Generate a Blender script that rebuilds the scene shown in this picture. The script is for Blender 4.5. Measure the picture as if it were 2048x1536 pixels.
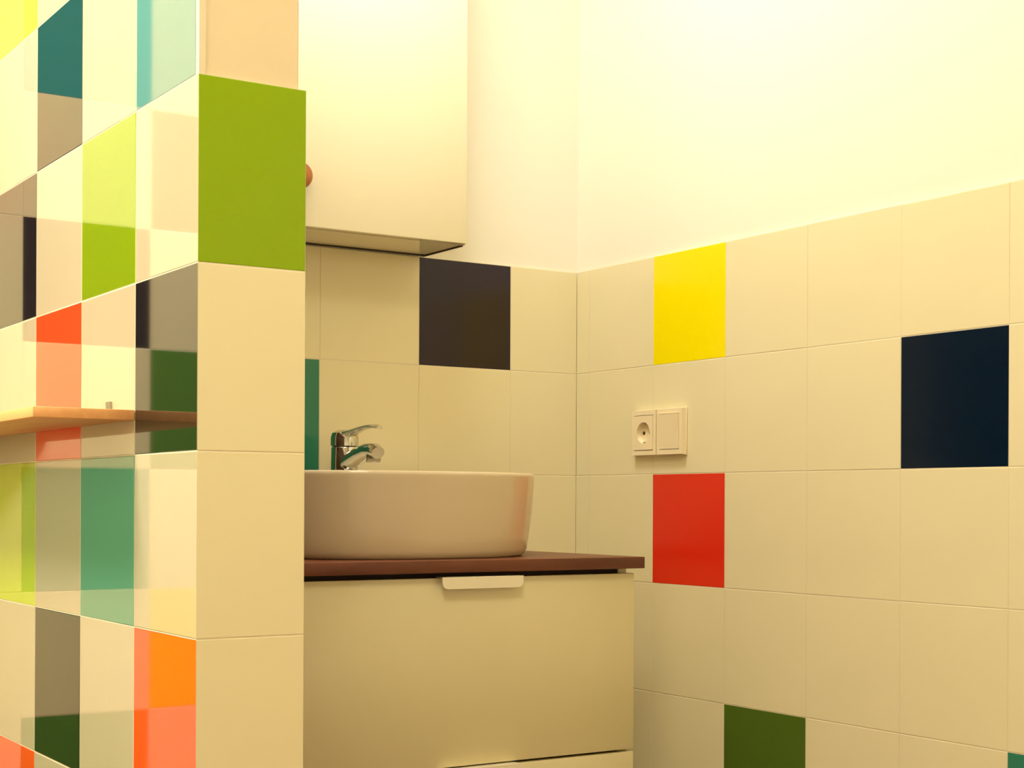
import bpy, bmesh, math, random
from mathutils import Vector, Matrix

for o in list(bpy.data.objects):
    bpy.data.objects.remove(o, do_unlink=True)
scn = bpy.context.scene
C = scn.collection
PI = math.pi
random.seed(7)

# ------------------------------------------------------------------ camera
F_PX, PHI, ROLL, CAM_Z = 3108.1, 0.5737, 0.0046, 0.9467
cam_d = bpy.data.cameras.new('camera')
cam = bpy.data.objects.new('camera', cam_d)
C.objects.link(cam)
cam_d.sensor_fit = 'HORIZONTAL'
cam_d.sensor_width = 36.0
cam_d.lens = F_PX / 2048.0 * 36.0
cam_d.shift_x = 1.1 / 2048.0
cam_d.shift_y = (1005.1 - 768.0) / 2048.0
cam_d.clip_start = 0.02
cam.matrix_world = (Matrix.Translation((0, 0, CAM_Z)) @ Matrix.Rotation(-PHI, 4, 'Z')
                    @ Matrix.Rotation(PI / 2, 4, 'X') @ Matrix.Rotation(ROLL, 4, 'Z'))
scn.camera = cam

# ------------------------------------------------------------------ world, exposure
w = bpy.data.worlds.new('world')
scn.world = w
w.use_nodes = True
w.node_tree.nodes['Background'].inputs[0].default_value = (1.0, 0.86, 0.6, 1)
w.node_tree.nodes['Background'].inputs[1].default_value = 0.3
scn.view_settings.view_transform = 'Standard'
scn.view_settings.look = 'None'
scn.view_settings.exposure = 0.0
scn.view_settings.gamma = 1.0
scn.view_settings.use_curve_mapping = False

LAMPS = [((-0.32, 1.86), 0.22, 114.0, (1.0, 0.962, 0.86), 'round flush ceiling lamp with frosted cover beside the shower corner'),
         ((1.1, 2.0), 0.20, 33.0, (1.0, 0.98, 0.92), 'round flush ceiling lamp with frosted cover above the vanity'),
         ((0.42, 0.75), 0.30, 18.5, (1.0, 0.92, 0.68), 'large round flush ceiling lamp with frosted cover in the middle of the room')]
WIN_COL, WIN_STR = (1.0, 0.90, 0.62), 2.6      # fill glow of the added frosted window

# ------------------------------------------------------------------ key dimensions (metres)
T, TH = 0.2, 0.2018            # tile row height, tile column pitch
JOINT, TK, REC = 0.0013, 0.008, 0.0004
XR, YB, XP, YE = 1.7702, 2.5052, 0.6131, 1.5626
EW = 0.1254                    # width of the partition's end
XL, YF, ZCEIL = -1.15, -1.2, 2.45
XQ = XP + EW                   # right face of the partition


# ------------------------------------------------------------------ materials
def srgb(r, g, b):
    f = lambda c: (c / 12.92 if c <= 0.04045 else ((c + 0.055) / 1.055) ** 2.4)
    return (f(r / 255), f(g / 255), f(b / 255), 1)


def mat(name, col, rough=0.5, ior=1.5, metal=0.0, vary=0.0, scale=6.0, bump=0.0, bscale=40.0, coat=0.0, stretch=None):
    m = bpy.data.materials.new(name)
    m.use_nodes = True
    nt = m.node_tree
    b = nt.nodes['Principled BSDF']
    b.inputs['Base Color'].default_value = col
    b.inputs['Roughness'].default_value = rough
    b.inputs['IOR'].default_value = ior
    b.inputs['Metallic'].default_value = metal
    if coat:
        b.inputs['Coat Weight'].default_value = coat
        b.inputs['Coat Roughness'].default_value = 0.02
    if vary or bump:
        tc = nt.nodes.new('ShaderNodeTexCoord')
        mp = nt.nodes.new('ShaderNodeMapping')
        if stretch:
            mp.inputs['Scale'].default_value = stretch
        nt.links.new(tc.outputs['Object'], mp.inputs['Vector'])
    if vary:
        n = nt.nodes.new('ShaderNodeTexNoise')
        n.inputs['Scale'].default_value = scale
        n.inputs['Detail'].default_value = 4
        nt.links.new(mp.outputs['Vector'], n.inputs['Vector'])
        mix = nt.nodes.new('ShaderNodeMix')
        mix.data_type = 'RGBA'
        mix.inputs['A'].default_value = tuple(c * (1 - vary) for c in col[:3]) + (1,)
        mix.inputs['B'].default_value = tuple(min(1, c * (1 + vary)) for c in col[:3]) + (1,)
        nt.links.new(n.outputs['Fac'], mix.inputs['Factor'])
        nt.links.new(mix.outputs['Result'], b.inputs['Base Color'])
    if bump:
        n2 = nt.nodes.new('ShaderNodeTexNoise')
        n2.inputs['Scale'].default_value = bscale
        nt.links.new(mp.outputs['Vector'], n2.inputs['Vector'])
        bp = nt.nodes.new('ShaderNodeBump')
        bp.inputs['Strength'].default_value = bump
        bp.inputs['Distance'].default_value = 0.001
        nt.links.new(n2.outputs['Fac'], bp.inputs['Height'])
        nt.links.new(bp.outputs['Normal'], b.inputs['Normal'])
    return m


def wood(name, c1, c2, rough, scale):
    m = mat(name, c1, rough)
    nt = m.node_tree
    b = nt.nodes['Principled BSDF']
    tc = nt.nodes.new('ShaderNodeTexCoord')
    mp = nt.nodes.new('ShaderNodeMapping')
    mp.inputs['Scale'].default_value = scale
    n = nt.nodes.new('ShaderNodeTexNoise')
    n.inputs['Scale'].default_value = 3.0
    n.inputs['Detail'].default_value = 6
    n.inputs['Distortion'].default_value = 0.6
    r = nt.nodes.new('ShaderNodeValToRGB')
    r.color_ramp.elements[0].position = 0.3
    r.color_ramp.elements[0].color = c1
    r.color_ramp.elements[1].position = 0.7
    r.color_ramp.elements[1].color = c2
    nt.links.new(tc.outputs['Object'], mp.inputs['Vector'])
    nt.links.new(mp.outputs['Vector'], n.inputs['Vector'])
    nt.links.new(n.outputs['Fac'], r.inputs['Fac'])
    nt.links.new(r.outputs['Color'], b.inputs['Base Color'])
    return m


TILE_RGB = {
    'white': (236, 226, 185), 'brown': (74, 44, 24), 'yellow': (252, 234, 0), 'red': (230, 46, 20), 'orange': (236, 74, 24),
    'green': (140, 172, 0), 'lime': (184, 204, 30), 'dark green': (76, 106, 26), 'leaf green': (84, 136, 48), 'teal': (50, 128, 102), 'sea green': (88, 152, 122), 'petrol': (50, 150, 154),
    'turquoise': (112, 170, 154), 'black': (20, 18, 16), 'purple': (38, 27, 42), 'navy': (6, 26, 46)}
TILE_MAT = {}
for k, c in TILE_RGB.items():
    TILE_MAT[k] = mat('satin tile ' + k, srgb(*c), 0.16, 1.42, vary=0.03, scale=5.0)
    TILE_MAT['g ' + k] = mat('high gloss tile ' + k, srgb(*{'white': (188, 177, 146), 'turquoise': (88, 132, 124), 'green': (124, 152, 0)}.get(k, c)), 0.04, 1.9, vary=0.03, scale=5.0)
TILE_LABEL = {k: k + ' glazed square tile' for k in TILE_RGB}
M_GROUT = mat('grout', srgb(226, 214, 182), 0.8, vary=0.06, scale=30)
M_PLASTER = mat('painted plaster', srgb(244, 239, 222), 0.55, vary=0.015, scale=3, bump=0.15, bscale=60)
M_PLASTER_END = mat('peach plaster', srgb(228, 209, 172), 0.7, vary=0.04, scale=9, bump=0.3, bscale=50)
M_CEIL = mat('ceiling paint', srgb(244, 238, 220), 0.7, vary=0.01, scale=3)
M_FLOOR = mat('terracotta floor tile', srgb(104, 52, 22), 0.35, vary=0.12, scale=7)
M_CERAMIC = mat('white sanitary ceramic', srgb(218, 200, 166), 0.07, 1.5, vary=0.01, scale=3)
M_LACQ = mat('white lacquer', srgb(232, 220, 174), 0.3, 1.45, vary=0.012, scale=4)
M_LACQ_G = mat('glossy white lacquer', srgb(244, 237, 205), 0.12, 1.5, vary=0.01, scale=4)
M_HANDLE = mat('white enamel', srgb(248, 238, 208), 0.3)
M_WOODTOP = wood('dark stained wood', srgb(86, 40, 20), srgb(120, 62, 34), 0.4, (1.5, 14, 14))
M_SHELF = wood('warm wood', srgb(222, 156, 92), srgb(238, 178, 112), 0.45, (14, 1.5, 14))
M_KNOB = wood('knob wood', srgb(150, 84, 24), srgb(190, 120, 40), 0.35, (8, 8, 8))
M_CHROME = mat('chrome', srgb(205, 205, 198), 0.08, metal=1.0, vary=0.02)
M_DARK = mat('dark shadow gap board', srgb(52, 32, 16), 0.7, vary=0.1)  # shade of narrow gaps put in as dark brown
M_EDGE_SHADE = mat('olive edge shade', srgb(176, 164, 108), 0.6, vary=0.03)
M_PLASTIC = mat('cream switch plastic', srgb(246, 230, 192), 0.3, vary=0.01)
M_HOLE = mat('brown socket bore', srgb(58, 38, 14), 0.6, vary=0.05)
M_STEEL = mat('brushed steel', srgb(180, 176, 164), 0.3, metal=1.0, vary=0.05, scale=20)


def emis(name, col, s):
    m = bpy.data.materials.new(name)
    m.use_nodes = True
    b = m.node_tree.nodes['Principled BSDF']
    b.inputs['Base Color'].default_value = (0.9, 0.85, 0.7, 1)
    b.inputs['Emission Color'].default_value = col + (1,)
    b.inputs['Emission Strength'].default_value = s
    return m


# ------------------------------------------------------------------ mesh helpers
def link(name, me, m=None, parent=None, loc=(0, 0, 0), rot=(0, 0, 0)):
    o = bpy.data.objects.new(name, me)
    C.objects.link(o)
    if parent is not None:
        o.parent = parent
    o.location = loc
    o.rotation_euler = rot
    if m is not None:
        if len(me.materials) == 0:
            me.materials.append(None)
        o.material_slots[0].link = 'OBJECT'
        o.material_slots[0].material = m
    return o


def bm_obj(name, bm, m, parent=None, loc=(0, 0, 0), rot=(0, 0, 0), smooth=False):
    bmesh.ops.recalc_face_normals(bm, faces=bm.faces[:])
    me = bpy.data.meshes.new(name)
    bm.to_mesh(me)
    bm.free()
    if smooth:
        for p in me.polygons:
            p.use_smooth = True
        me.set_sharp_from_angle(angle=math.radians(38))
    return link(name, me, m, parent, loc, rot)


def add_box(bm, x0, x1, y0, y1, z0, z1, bev=0.0, seg=2):
    r = bmesh.ops.create_cube(bm, size=1.0)
    vs = r['verts']
    for v in vs:
        v.co = Vector(((x0 + x1) / 2 + v.co.x * (x1 - x0), (y0 + y1) / 2 + v.co.y * (y1 - y0), (z0 + z1) / 2 + v.co.z * (z1 - z0)))
    if bev:
        es = list({e for v in vs for e in v.link_edges})
        bmesh.ops.bevel(bm, geom=es, offset=bev, segments=seg, profile=0.5, affect='EDGES')


def box(name, x0, x1, y0, y1, z0, z1, m, parent=None, bev=0.0, seg=2, loc=(0, 0, 0)):
    bm = bmesh.new()
    add_box(bm, x0, x1, y0, y1, z0, z1, bev, seg)
    return bm_obj(name, bm, m, parent, loc, smooth=bev > 0)


def lathe(bm, prof, n=32, axis='Z', org=(0, 0, 0)):
    rings = []
    for r, h in prof:
        ring = []
        for i in range(n):
            a = 2 * PI * i / n
            if axis == 'Z':
                co = (r * math.cos(a), r * math.sin(a), h)
            elif axis == 'Y':
                co = (r * math.cos(a), h, r * math.sin(a))
            else:
                co = (h, r * math.cos(a), r * math.sin(a))
            ring.append(bm.verts.new(Vector(co) + Vector(org)))
        rings.append(ring)
    for a, b in zip(rings[:-1], rings[1:]):
        for i in range(n):
            bm.faces.new((a[i], a[(i + 1) % n], b[(i + 1) % n], b[i]))
    bm.faces.new(rings[0][::-1])
    bm.faces.new(rings[-1])


def sweep(bm, secs):
    """loft through closed sections (lists of points)"""
    rings = [[bm.verts.new(p) for p in s] for s in secs]
    n = len(rings[0])
    for a, b in zip(rings[:-1], rings[1:]):
        for i in range(n):
            bm.faces.new((a[i], a[(i + 1) % n], b[(i + 1) % n], b[i]))
    bm.faces.new(rings[0][::-1])
    bm.faces.new(rings[-1])


def thing(name, label, cat, loc=(0, 0, 0), group=None):
    o = bpy.data.objects.new(name, None)
    C.objects.link(o)
    o.location = loc
    o.empty_display_size = 0.05
    tag(o, label, cat, group)
    return o


def tag(o, label, cat, group=None, kind=None):
    o['label'] = label
    o['category'] = cat
    if group:
        o['group'] = group
    if kind:
        o['kind'] = kind
    return o


# ------------------------------------------------------------------ tiles
_tile_cache = {}


def tile_mesh(wd, ht, ml=0.0, mr=0.0):
    key = (round(wd, 4), round(ht, 4), ml, mr)
    if key in _tile_cache:
        return _tile_cache[key]
    b, d = 0.0007, 0.0003
    v = [(b, 0, b), (wd - b, 0, b), (wd - b, 0, ht - b), (b, 0, ht - b),
         (0, d, 0), (wd, d, 0), (wd, d, ht), (0, d, ht),
         (ml, TK, 0), (wd - mr, TK, 0), (wd - mr, TK, ht), (ml, TK, ht)]
    f = [(0, 1, 2, 3)]
    for i in range(4):
        j = (i + 1) % 4
        f.append((4 + i, 4 + j, j, i))
        f.append((8 + i, 8 + j, 4 + j, 4 + i))
    f.append((11, 10, 9, 8))
    me = bpy.data.meshes.new('tile')
    me.from_pydata(v, [], f)
    me.update()
    _tile_cache[key] = me
    return me


def put_tile(parent, col, origin, rotz, wd, ht, ml=0.0, mr=0.0, gloss=''):
    """origin: world point of the tile cell's lower left front corner (seen from in front)"""
    h = JOINT / 2
    l0 = 0.0 if ml else h
    r0 = 0.0 if mr else h
    me = tile_mesh(wd - l0 - r0, ht - JOINT, ml, mr)
    u = Vector((math.cos(rotz), math.sin(rotz), 0))
    loc = Vector(origin) + u * l0 + Vector((0, 0, h))
    tilt = (random.gauss(0, 0.0006), 0, rotz + random.gauss(0, 0.0006))
    if ml or mr:
        tilt = (0, 0, rotz)
    o = link('tile', me, TILE_MAT[gloss + col], parent, loc, tilt)
    if col != 'white':
        o['label'] = TILE_LABEL[col]
    return o


# ------------------------------------------------------------------ room shell
def shell(name, x0, x1, y0, y1, z0, z1, m, label, cat='wall'):
    o = box(name, x0, x1, y0, y1, z0, z1, m)
    return tag(o, label, cat, kind='structure')


ZT = 1.4                       # top of the tiled dado
ZS = 2.4                       # top of the tiling in the shower corner
floor = shell('floor', XL - 0.1, XR + 0.12, YF - 0.1, YB + 0.12, -0.1, 0.0, M_FLOOR, 'warm brown bathroom floor', 'floor')
ceil = shell('ceiling', XL - 0.1, XR + 0.12, YF - 0.1, YB + 0.12, ZCEIL, ZCEIL + 0.1, M_CEIL, 'plain cream painted bathroom ceiling', 'ceiling')
wall_back = shell('wall_back', XL - 0.1, XR + 0.12, YB + TK, YB + 0.12, 0, ZCEIL, M_PLASTER,
                  'cream wall behind the vanity, tiled below and plastered above')
wall_right = shell('wall_right', XR + TK, XR + 0.12, YF - 0.1, YB + TK, 0, ZCEIL, M_PLASTER,
                   'cream tiled wall with a socket and scattered coloured tiles')
WY0, WY1, WZA, WZB = -0.55, 0.75, 0.85, 2.0      # opening for the added fill window
bm = bmesh.new()
add_box(bm, XL - 0.1, XL, YF, WY0, 0, ZCEIL)
add_box(bm, XL - 0.1, XL, WY1, YB + TK, 0, ZCEIL)
add_box(bm, XL - 0.1, XL, WY0, WY1, 0, WZA)
add_box(bm, XL - 0.1, XL, WY0, WY1, WZB, ZCEIL)
wall_left = tag(bm_obj('wall_left', bm, M_PLASTER), 'plain cream plastered wall with the added frosted fill window', 'wall', kind='structure')
wall_front = shell('wall_front', XL - 0.1, XR + TK, YF - 0.1, YF, 0, ZCEIL, M_PLASTER, 'plain cream plastered wall facing the vanity')
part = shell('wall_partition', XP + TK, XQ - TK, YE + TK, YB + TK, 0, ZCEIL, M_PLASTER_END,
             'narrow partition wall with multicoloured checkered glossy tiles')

# unseen frosted window opposite the partition, added as a glowing fill
bm = bmesh.new()
for a0, a1, b0, b1 in ((WY0, WY1, WZA, WZA + 0.05), (WY0, WY1, WZB - 0.05, WZB), (WY0, WY0 + 0.05, WZA + 0.05, WZB - 0.05),
                       (WY1 - 0.05, WY1, WZA + 0.05, WZB - 0.05), ((WY0 + WY1) / 2 - 0.03, (WY0 + WY1) / 2 + 0.03, WZA + 0.05, WZB - 0.05)):
    add_box(bm, XL - 0.075, XL - 0.025, a0, a1, b0, b1)
win = tag(bm_obj('fill_window_1', bm, M_HANDLE), 'added white framed two-pane frosted window glowing as fill', 'window', kind='structure')
for a0, a1 in ((WY0 + 0.05, (WY0 + WY1) / 2 - 0.03), ((WY0 + WY1) / 2 + 0.03, WY1 - 0.05)):
    box('pane', XL - 0.055, XL - 0.045, a0, a1, WZA + 0.05, WZB - 0.05, emis('glowing fill pane', WIN_COL, WIN_STR), win)

# grout beds behind the tiles
box('grout', XQ, XR, YB + REC, YB + TK, 0, ZT, M_GROUT, wall_back)
box('grout', XL, XP, YB + REC, YB + TK, 0, ZS, M_GROUT, wall_back)
box('grout', XR + REC, XR + TK, YF, YB, 0, ZT, M_GROUT, wall_right)
box('grout', XP + REC, XP + TK, YE + REC, YB, 0, ZS, M_GROUT, part)
box('grout', XP + TK, XQ - REC, YE + REC, YE + TK, 0, ZT, M_GROUT, part)
box('grout', XQ - TK, XQ - REC, YE + TK, YB, 0, ZT, M_GROUT, part)

# row index r: rows stand at z = r*T .. (r+1)*T
# --- wall behind the vanity
bj = [XQ] + [1.4137 + i * TH for i in range(-3, 2)] + [XR + JOINT / 2]
bcol = {(1.4137, 6): 'purple', (1.0101, 5): 'teal', (1.4137, 1): 'lime'}
for a, b in zip(bj[:-1], bj[1:]):
    for r in range(7):
        c = 'white'
        for (x, rr), cc in bcol.items():
            if rr == r and abs(x - a) < 0.01:
                c = cc
        put_tile(wall_back, c, (a, YB, r * T), 0, b - a, T)

# --- shower corner's stretch of the same wall (seen mirrored in the partition's glaze)
sj = [XP, 0.5375, 0.3262]
while sj[-1] - 0.2105 > XL:
    sj.append(sj[-1] - 0.2105)
sj.append(XL)
V1 = {8: 'petrol', 6: 'purple', 4: 'sea green', 2: 'leaf green', 0: 'yellow', 10: 'orange'}
V2 = {7: 'orange', 5: 'leaf green', 3: 'yellow', 1: 'navy', 9: 'lime', 11: 'red'}
PAL = ['teal', 'orange', 'yellow', 'green', 'navy', 'red', 'lime', 'purple', 'dark green']
for i in range(len(sj) - 1):
    b, a = sj[i], sj[i + 1]
    for r in range(12):
        c = 'white'
        if i == 1:
            c = V1.get(r, 'white')
        elif i == 2:
            c = V2.get(r, 'white')
        elif i > 2 and (r + i) % 2 == 1 and (r * 5 + i * 3) % 4 < 3:
            c = PAL[(r * 7 + i * 4) % len(PAL)]
        put_tile(wall_back, c, (a, YB, r * T), 0, b - a, T)

# --- wall on the right (runs away from the corner towards the viewer)
rj = [YB + JOINT / 2, 2.261 + TH, 2.261]
while rj[-1] - TH > YF:
    rj.append(rj[-1] - TH)
rj.append(YF)
# column index: 2 is the one that starts at y = 2.261
rcol = {(2, 6): 'yellow', (2, 4): 'red', (3, 2): 'dark green', (5, 5): 'navy', (6, 2): 'teal',
        (8, 6): 'lime', (9, 4): 'orange', (11, 5): 'purple', (12, 2): 'yellow', (5, 0): 'orange', (14, 4): 'teal', (16, 6): 'red'}
for i in range(len(rj) - 1):
    for r in range(7):
        put_tile(wall_right, rcol.get((i, r), 'white'), (XR, rj[i], r * T), -PI / 2, rj[i] - rj[i + 1], T)

# --- partition, long glossy face (faces -x) and narrow end (faces the room)
pj = [YE] + [YE - 0.0069 + i * TH for i in range(1, 5)] + [YB]
pcol = {(0, 8): 'yellow', (1, 7): 'black', (3, 7): 'turquoise', (0, 6): 'black', (2, 6): 'green', (1, 5): 'orange', (3, 5): 'black',
        (0, 4): 'lime', (2, 4): 'sea green', (1, 3): 'black', (3, 3): 'orange', (0, 2): 'orange', (2, 2): 'navy',
        (1, 1): 'teal', (3, 1): 'yellow', (0, 0): 'lime', (2, 0): 'red', (2, 8): 'navy', (1, 9): 'lime', (3, 9): 'red',
        (0, 10): 'navy', (2, 10): 'teal', (1, 11): 'orange', (3, 11): 'yellow',
        (-1, 7): 'red', (-1, 5): 'teal', (-1, 3): 'yellow', (-1, 1): 'black', (-1, 9): 'green'}
for i in range(len(pj) - 1):
    a, b = pj[i], pj[i + 1]
    cidx = 3 - i                               # 3 = the column at the end of the partition
    for r in range(12):
        mr = TK if (i == 0 and r < 7) else 0.0
        aa = a
        if i == 0 and r >= 7:
            aa = YE + 0.0085
        put_tile(part, pcol.get((cidx, r), 'white'), (XP, b, r * T), -PI / 2, b - aa, T, 0.0, mr, 'g ')
for r in range(7):
    put_tile(part, 'green' if r == 6 else 'white', (XP, YE, r * T), 0, EW, T, TK, 0.0)
for i in range(len(pj) - 1):
    a = max(pj[i], YE + TK)
    b = pj[i + 1]
    for r in range(7):
        put_tile(part, 'brown', (XQ, a, r * T), PI / 2, b - a, T)  # brown is made up for this unseen face, to darken the basin's left
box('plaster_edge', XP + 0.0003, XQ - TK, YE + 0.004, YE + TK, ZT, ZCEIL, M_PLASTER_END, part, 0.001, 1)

# ------------------------------------------------------------------ ceiling lamps
for (lx, ly), rad, st, lcol, lab in LAMPS:
    t = thing('ceiling_lamp', lab, 'lamp', (lx, ly, ZCEIL))
    bm = bmesh.new()
    lathe(bm, [(rad + 0.012, 0), (rad + 0.012, -0.03), (rad + 0.004, -0.035), (rad, -0.035), (rad, -0.01), (0.01, -0.01)], 48)
    bm_obj('rim', bm, M_HANDLE, t, smooth=True)
    bm = bmesh.new()
    lathe(bm, [(rad - 0.001, -0.012)] + [((rad - 0.001) * math.cos(k * PI / 16), -0.034 - 0.02 * math.sin(k * PI / 16)) for k in range(8)], 48)
    bm_obj('diffuser', bm, emis('lit diffuser', lcol, st), t, smooth=True)

# ------------------------------------------------------------------ vanity cabinet
VX0, VX1, VY = 0.966, 1.579, 2.065
ZTOP = 0.8575
t = thing('vanity_cabinet', 'cream two-drawer vanity cabinet on short legs under the wooden countertop', 'cabinet', ((VX0 + VX1) / 2, (VY + YB) / 2, 0))
ox, oy = t.location.x, t.location.y
hw = (VX1 - VX0) / 2
yf = VY - oy
yb = YB - 0.004 - oy
bm = bmesh.new()
zb, zt = 0.20, 0.8385
add_box(bm, -hw + 0.002, -hw + 0.018, yf + 0.02, yb, zb, zt)
add_box(bm, hw - 0.018, hw - 0.002, yf + 0.02, yb, zb, zt)
add_box(bm, -hw + 0.018, hw - 0.018, yf + 0.02, yb, zb, zb + 0.016)
add_box(bm, -hw + 0.018, hw - 0.018, yb - 0.008, yb, zb + 0.016, zt)
add_box(bm, -hw + 0.018, hw - 0.018, yf + 0.03, yf + 0.1, zt - 0.016, zt)
bm_obj('body', bm, M_LACQ, t)
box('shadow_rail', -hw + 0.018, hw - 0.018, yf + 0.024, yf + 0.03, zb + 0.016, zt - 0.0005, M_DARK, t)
HX0, HX1 = 1.2 - ox, 1.348 - ox


def handle_bm(x0, x1, ztop):
    """bent tab pull: flange over the drawer edge, then a lip hanging in front with rounded lower corners"""
    bm = bmesh.new()
    add_box(bm, x0 + 0.004, x1 - 0.004, yf - 0.013, yf + 0.012, ztop - 0.0002, ztop + 0.0018)
    r, h = 0.010, 0.0165
    pts = [(x0, 0.0018), (x1, 0.0018)]
    for k in range(7):
        a = -k * PI / 12
        pts.append((x1 - r + r * math.cos(a), -h + r + r * math.sin(a)))
    for k in range(7):
        a = -PI / 2 - k * PI / 12
        pts.append((x0 + r + r * math.cos(a), -h + r + r * math.sin(a)))
    sweep(bm, [[(x, yf - 0.0155, ztop + z) for x, z in pts], [(x, yf - 0.013, ztop + z) for x, z in pts]])
    return bm


for z0, z1 in ((0.5375, 0.8300), (0.215, 0.5335)):
    d = box('drawer', -hw, hw, yf, yf + 0.018, z0, z1, M_LACQ, t, 0.0015, 2)
    bm_obj('handle', handle_bm(HX0, HX1, z1), M_HANDLE, d)['label'] = 'white bent metal tab handle'
for sx in (-1, 1):
    for yy in (yf + 0.06, yb - 0.05):
        bm = bmesh.new()
        lathe(bm, [(0.018, 0.0), (0.018, 0.012), (0.014, 0.016), (0.014, 0.19), (0.022, 0.192), (0.022, zb)], 20, org=(sx * (hw - 0.05), yy, 0))
        bm_obj('leg', bm, M_STEEL, t, smooth=True)

# countertop
ctop = box('countertop', -0.32, 0.32, -0.2266, 0.2266, -0.019, 0, M_WOODTOP, None, 0.0012, 2,
           loc=(1.5897 - 0.32, 2.05 + 0.2266, ZTOP))
tag(ctop, 'dark stained wooden countertop slab under the white basin', 'countertop')

# ------------------------------------------------------------------ basin
BX, BY, BA, BB, BZ = 1.233, 2.276, 0.251, 0.19, 0.1375
basin = thing('wash_basin', 'white oval ceramic vessel basin standing on the wooden countertop', 'basin', (BX, BY, ZTOP))


def sup(a, b, z, n=2.15, N=72, ex=0.0):
    r = []
    for i in range(N):
        th = 2 * PI * i / N
        c, s = math.cos(th), math.sin(th)
        r.append((a * math.copysign(abs(c) ** (2 / n), c), b * math.copysign(abs(s) ** (2 / n), s) + ex, z))
    return r


bm = bmesh.new()
secs = []
H = BZ
for k, z in ((0.90, 0.0), (0.925, 0.003), (0.945, 0.012), (0.962, 0.035), (0.978, 0.07), (0.99, 0.1), (0.997, H - 0.012), (1.0, H - 0.006), (0.998, H - 0.002), (0.99, H)):
    secs.append(sup(BA * k, BB * k, z))
# flat rim, then the bowl; the rim is wider at the back for the tap deck
for a, b, z, ex in ((BA - 0.016, BB - 0.014, H, 0), (BA - 0.02, BB - 0.036, H - 0.003, -0.020), (BA - 0.024, BB - 0.04, H - 0.012, -0.022), (BA - 0.04, BB - 0.052, H - 0.06, -0.022),
                    (BA - 0.08, BB - 0.09, H - 0.10, -0.022), (0.05, 0.04, H - 0.112, -0.022), (0.024, 0.024, H - 0.113, -0.022)):
    secs.append(sup(a, b, z, 2.15, 72, ex))
sweep(bm, secs)
bm_obj('bowl', bm, M_CERAMIC, basin, smooth=True)
bm = bmesh.new()
lathe(bm, [(0.022, H - 0.1128), (0.022, H - 0.110), (0.016, H - 0.109), (0.004, H - 0.108)], 24, org=(0, -0.022, 0))
bm_obj('drain', bm, M_CHROME, basin, smooth=True)

# ------------------------------------------------------------------ tap
fx, fy, fz = 1.226, BY + BB - 0.032, ZTOP + BZ
tap = thing('faucet', 'chrome single-lever mixer tap behind the white basin', 'faucet', (fx, fy, fz))
bm = bmesh.new()
lathe(bm, [(0.027, 0.0), (0.027, 0.004), (0.024, 0.007), (0.0235, 0.045), (0.0225, 0.047)], 32)
bm_obj('body', bm, M_CHROME, tap, smooth=True)


def tube_secs(pts, rads, n=16, squash=1.0):
    secs = []
    for i, (p, r) in enumerate(zip(pts, rads)):
        p = Vector(p)
        q = Vector(pts[min(i + 1, len(pts) - 1)]) - Vector(pts[max(i - 1, 0)])
        q.normalize()
        sx = Vector((1, 0, 0))
        up = sx.cross(q).normalized()
        secs.append([p + sx * (r * math.cos(2 * PI * k / n)) + up * (r * squash * math.sin(2 * PI * k / n)) for k in range(n)])
    return secs


bm = bmesh.new()
sweep(bm, tube_secs([(0, -0.004, 0.014), (0, -0.03, 0.024), (0, -0.06, 0.033), (0, -0.09, 0.039), (0, -0.112, 0.038), (0, -0.124, 0.034)],
                    [0.017, 0.0175, 0.0165, 0.015, 0.0145, 0.012], squash=0.85))
sp = bm_obj('spout', bm, M_CHROME, tap, smooth=True)
bm = bmesh.new()
lathe(bm, [(0.0115, 0.018), (0.0125, 0.02), (0.0125, 0.034), (0.010, 0.038)], 20, org=(0, -0.108, 0))
bm_obj('aerator', bm, M_STEEL, sp, smooth=True)
bm = bmesh.new()
lathe(bm, [(0.022, 0.0475), (0.0245, 0.049), (0.0245, 0.064), (0.022, 0.0715), (0.015, 0.076), (0.004, 0.0775)], 32)
cap = bm_obj('lever_cap', bm, M_CHROME, tap, smooth=True)
bm = bmesh.new()
sweep(bm, tube_secs([(0, -0.006, 0.068), (0, -0.03, 0.0715), (0, -0.06, 0.0765), (0, -0.09, 0.0795), (0, -0.115, 0.0790), (0, -0.13, 0.0765)],
                    [0.017, 0.013, 0.0095, 0.0085, 0.0085, 0.006], squash=0.42))
bm_obj('lever', bm, M_CHROME, cap, smooth=True)

# ------------------------------------------------------------------ wall cabinet
WX0, WX1, WY, WZ0, WZ1 = 0.80, 1.428, 2.35, 1.4035, 2.15
t = thing('wall_cabinet', 'white glossy two-door wall cabinet hung above the basin', 'cabinet', ((WX0 + WX1) / 2, (WY + YB + TK) / 2, WZ0))
ox, oy = t.location.x, t.location.y
bm = bmesh.new()
x0, x1 = WX0 - ox, WX1 - ox
y0, y1, hh = WY + 0.020 - oy, YB + TK - 0.004 - oy, WZ1 - WZ0
add_box(bm, x0, x0 + 0.016, y0, y1, 0, hh)
add_box(bm, x1 - 0.016, x1, y0, y1, 0, hh)
add_box(bm, x0 + 0.016, x1 - 0.016, y0, y1, 0, 0.016)
add_box(bm, x0 + 0.016, x1 - 0.016, y0, y1, hh - 0.016, hh)
add_box(bm, x0 + 0.016, x1 - 0.016, y1 - 0.006, y1, 0.016, hh - 0.016)
add_box(bm, x0 + 0.016, x1 - 0.016, y0 + 0.01, y1 - 0.006, 0.36, 0.376)
bm_obj('body', bm, M_LACQ_G, t)
box('shade_strip', x1 - 0.007, x1 - 0.0005, y0 + 0.002, y1, -0.0016, -0.0001, M_DARK, t)['label'] = 'dark strip standing in for shade under the cabinet edge'  # dark strips paint the shade lines along the underside's right and back edges
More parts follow.
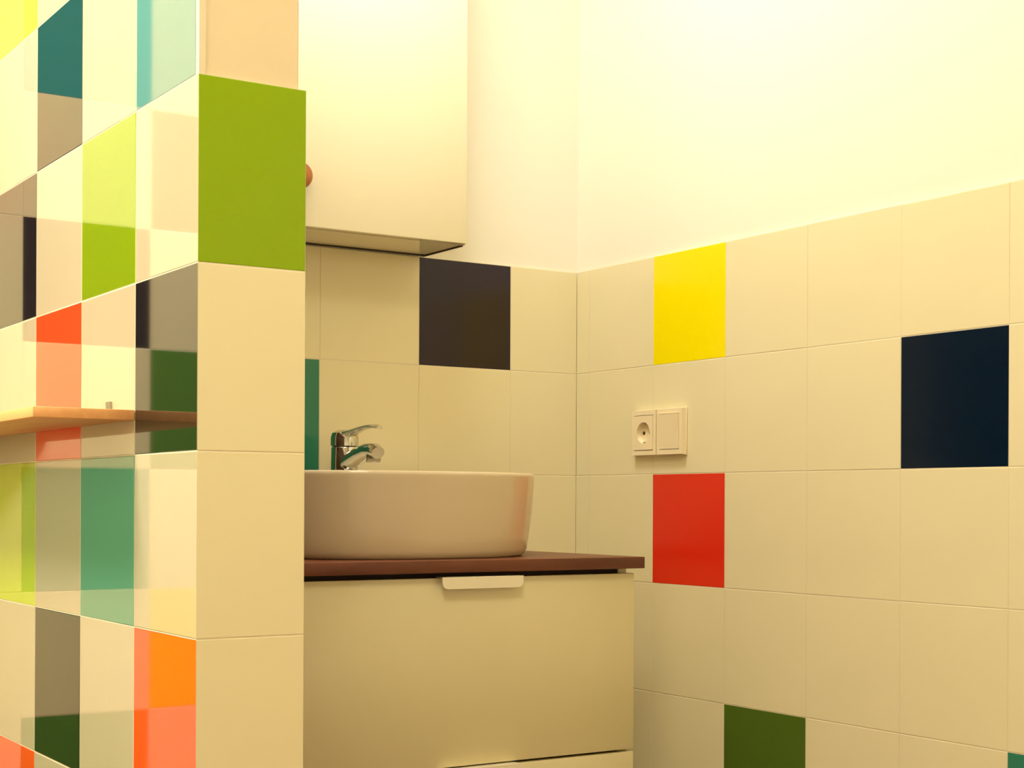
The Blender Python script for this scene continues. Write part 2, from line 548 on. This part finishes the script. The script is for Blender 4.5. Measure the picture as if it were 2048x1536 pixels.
box('shade_strip', x0, x1 - 0.007, y1 - 0.012, y1 - 0.0045, -0.0016, -0.0001, M_DARK, t)['label'] = 'dark strip standing in for shade under the cabinet edge'
box('edge_shade_strip', x1 - 0.0055, x1, y0 - 0.003, y0 - 0.0002, 0.0, hh, M_EDGE_SHADE, t)['label'] = 'olive strip standing in for the shadow line beside the door'  # olive tone paints the carcass edge as shaded beside the door
xs = 1.0635 - ox
for a, b, kx in ((x0, xs - 0.0015, x0 + 0.026), (xs + 0.0015, x1 - 0.006, 1.0895 - ox)):
    d = box('door', a, b, WY - oy, WY + 0.018 - oy, 0.0, hh, M_LACQ_G, t, 0.0012, 2)
    bm = bmesh.new()
    lathe(bm, [(0.010, 0.0), (0.009, -0.008), (0.019, -0.013), (0.0225, -0.019), (0.021, -0.025), (0.013, -0.029), (0.002, -0.030)], 28, 'Y', (kx, WY - oy, 0.0785))
    bm_obj('knob', bm, M_KNOB, d, smooth=True)['label'] = 'round brown wooden knob'

# ------------------------------------------------------------------ socket and switch plate
# local frame: x to the right along the wall (towards the viewer), -y out of the wall, z up
sy, sz = 2.236, 1.0762
t = thing('wall_socket', 'cream double wall plate with a round socket and a rocker switch', 'socket', (XR, sy, sz))
t.rotation_euler = (0, 0, -PI / 2)
bm = bmesh.new()
W2, H2, D = 0.075, 0.043, 0.012


def rect_ring(x0, x1, z0, z1, y):
    return [(x0, y, z0), (x1, y, z0), (x1, y, z1), (x0, y, z1)]


add_box(bm, -W2, W2, -0.003, -0.0002, -H2, H2, 0.001, 2)
fr = bm_obj('backplate', bm, M_PLASTIC, t, smooth=True)
for (xa, xb) in ((-W2 + 0.001, -0.0008), (0.0008, W2 - 0.001)):
    bm = bmesh.new()
    o1 = [(p) for p in rect_ring(xa, xb, -H2 + 0.001, H2 - 0.001, -0.0029)]
    i0, i1, hz = xa + 0.0085, xb - 0.0085, H2 - 0.0105
    secs = [o1, rect_ring(xa + 0.001, xb - 0.001, -H2 + 0.002, H2 - 0.002, -D), rect_ring(i0, i1, -hz, hz, -D), rect_ring(i0, i1, -hz, hz, -D + 0.002)]
    rings = [[bm.verts.new(p) for p in s] for s in secs]
    for a, b in zip(rings[:-1], rings[1:]):
        for i in range(4):
            bm.faces.new((a[i], a[(i + 1) % 4], b[(i + 1) % 4], b[i]))
    bm_obj('frame', bm, M_PLASTIC, t)
# socket insert with a round well
cx, hz = -W2 / 2, H2 - 0.0115
N = 48
bm = bmesh.new()
sq, c1, c2, c3 = [], [], [], []
R0 = 0.0195
for i in range(N):
    a = 2 * PI * (i + 0.5) / N
    ca, sa = math.cos(a), math.sin(a)
    k = hz / max(abs(ca), abs(sa))
    hx = 0.0275
    k = min(hx / max(abs(ca), 1e-6), hz / max(abs(sa), 1e-6))
    sq.append(bm.verts.new((cx + ca * k, -D - 0.001, sa * k)))
    c1.append(bm.verts.new((cx + ca * R0, -D - 0.001, sa * R0)))
    c2.append(bm.verts.new((cx + ca * R0 * 0.97, -D + 0.0088, sa * R0 * 0.97)))
sq0 = [bm.verts.new((v.co.x, -D + 0.003, v.co.z)) for v in sq]
for ra, rb in ((sq0, sq), (sq, c1), (c1, c2)):
    for i in range(N):
        bm.faces.new((ra[i], ra[(i + 1) % N], rb[(i + 1) % N], rb[i]))
bm.faces.new(c2)
ins = bm_obj('socket_insert', bm, M_PLASTIC, t, smooth=True)
for s in (-1, 1):
    bm = bmesh.new()
    lathe(bm, [(0.0034, -D + 0.0083), (0.0034, -D + 0.0089)], 16, 'Y', (cx + s * 0.0095, 0, 0))
    bm_obj('pin_hole', bm, M_HOLE, ins)
    box('earth_clip', cx - 0.002, cx + 0.002, -D + 0.001, -D + 0.0087, s * 0.0178 - 0.0012, s * 0.0178 + 0.0012, M_STEEL, ins)
# rocker switch
bm = bmesh.new()
rx0, rx1 = W2 / 2 - 0.0275, W2 / 2 + 0.0275
secs = [[(x, -0.006, -hz), (x, -D - 0.0005, -hz), (x, -D - 0.002, 0), (x, -D - 0.0045, hz), (x, -0.006, hz)] for x in (rx0, rx1)]
sweep(bm, secs)
bm_obj('rocker', bm, M_PLASTIC, t)

# ------------------------------------------------------------------ wooden shelf on the partition
SW, SY0, SY1, SZ0, SZ1 = 0.118, 1.757, YB - 0.003, 1.0405, 1.0525
t = thing('wall_shelf', 'narrow warm brown wooden shelf fixed to the checkered tile partition', 'shelf', (XP, (SY0 + SY1) / 2, SZ0))
hl = (SY1 - SY0) / 2
box('board', -SW, -0.0006, -hl, hl, 0, SZ1 - SZ0, M_SHELF, t, 0.001, 2)
for yy in (-hl + 0.09, hl - 0.12):
    bm = bmesh.new()
    add_box(bm, -0.0026, -0.0004, yy - 0.008, yy + 0.008, SZ1 - SZ0, SZ1 - SZ0 + 0.014)
    add_box(bm, -0.03, -0.0026, yy - 0.008, yy + 0.008, SZ1 - SZ0, SZ1 - SZ0 + 0.002)
    bm_obj('bracket', bm, M_STEEL, t)
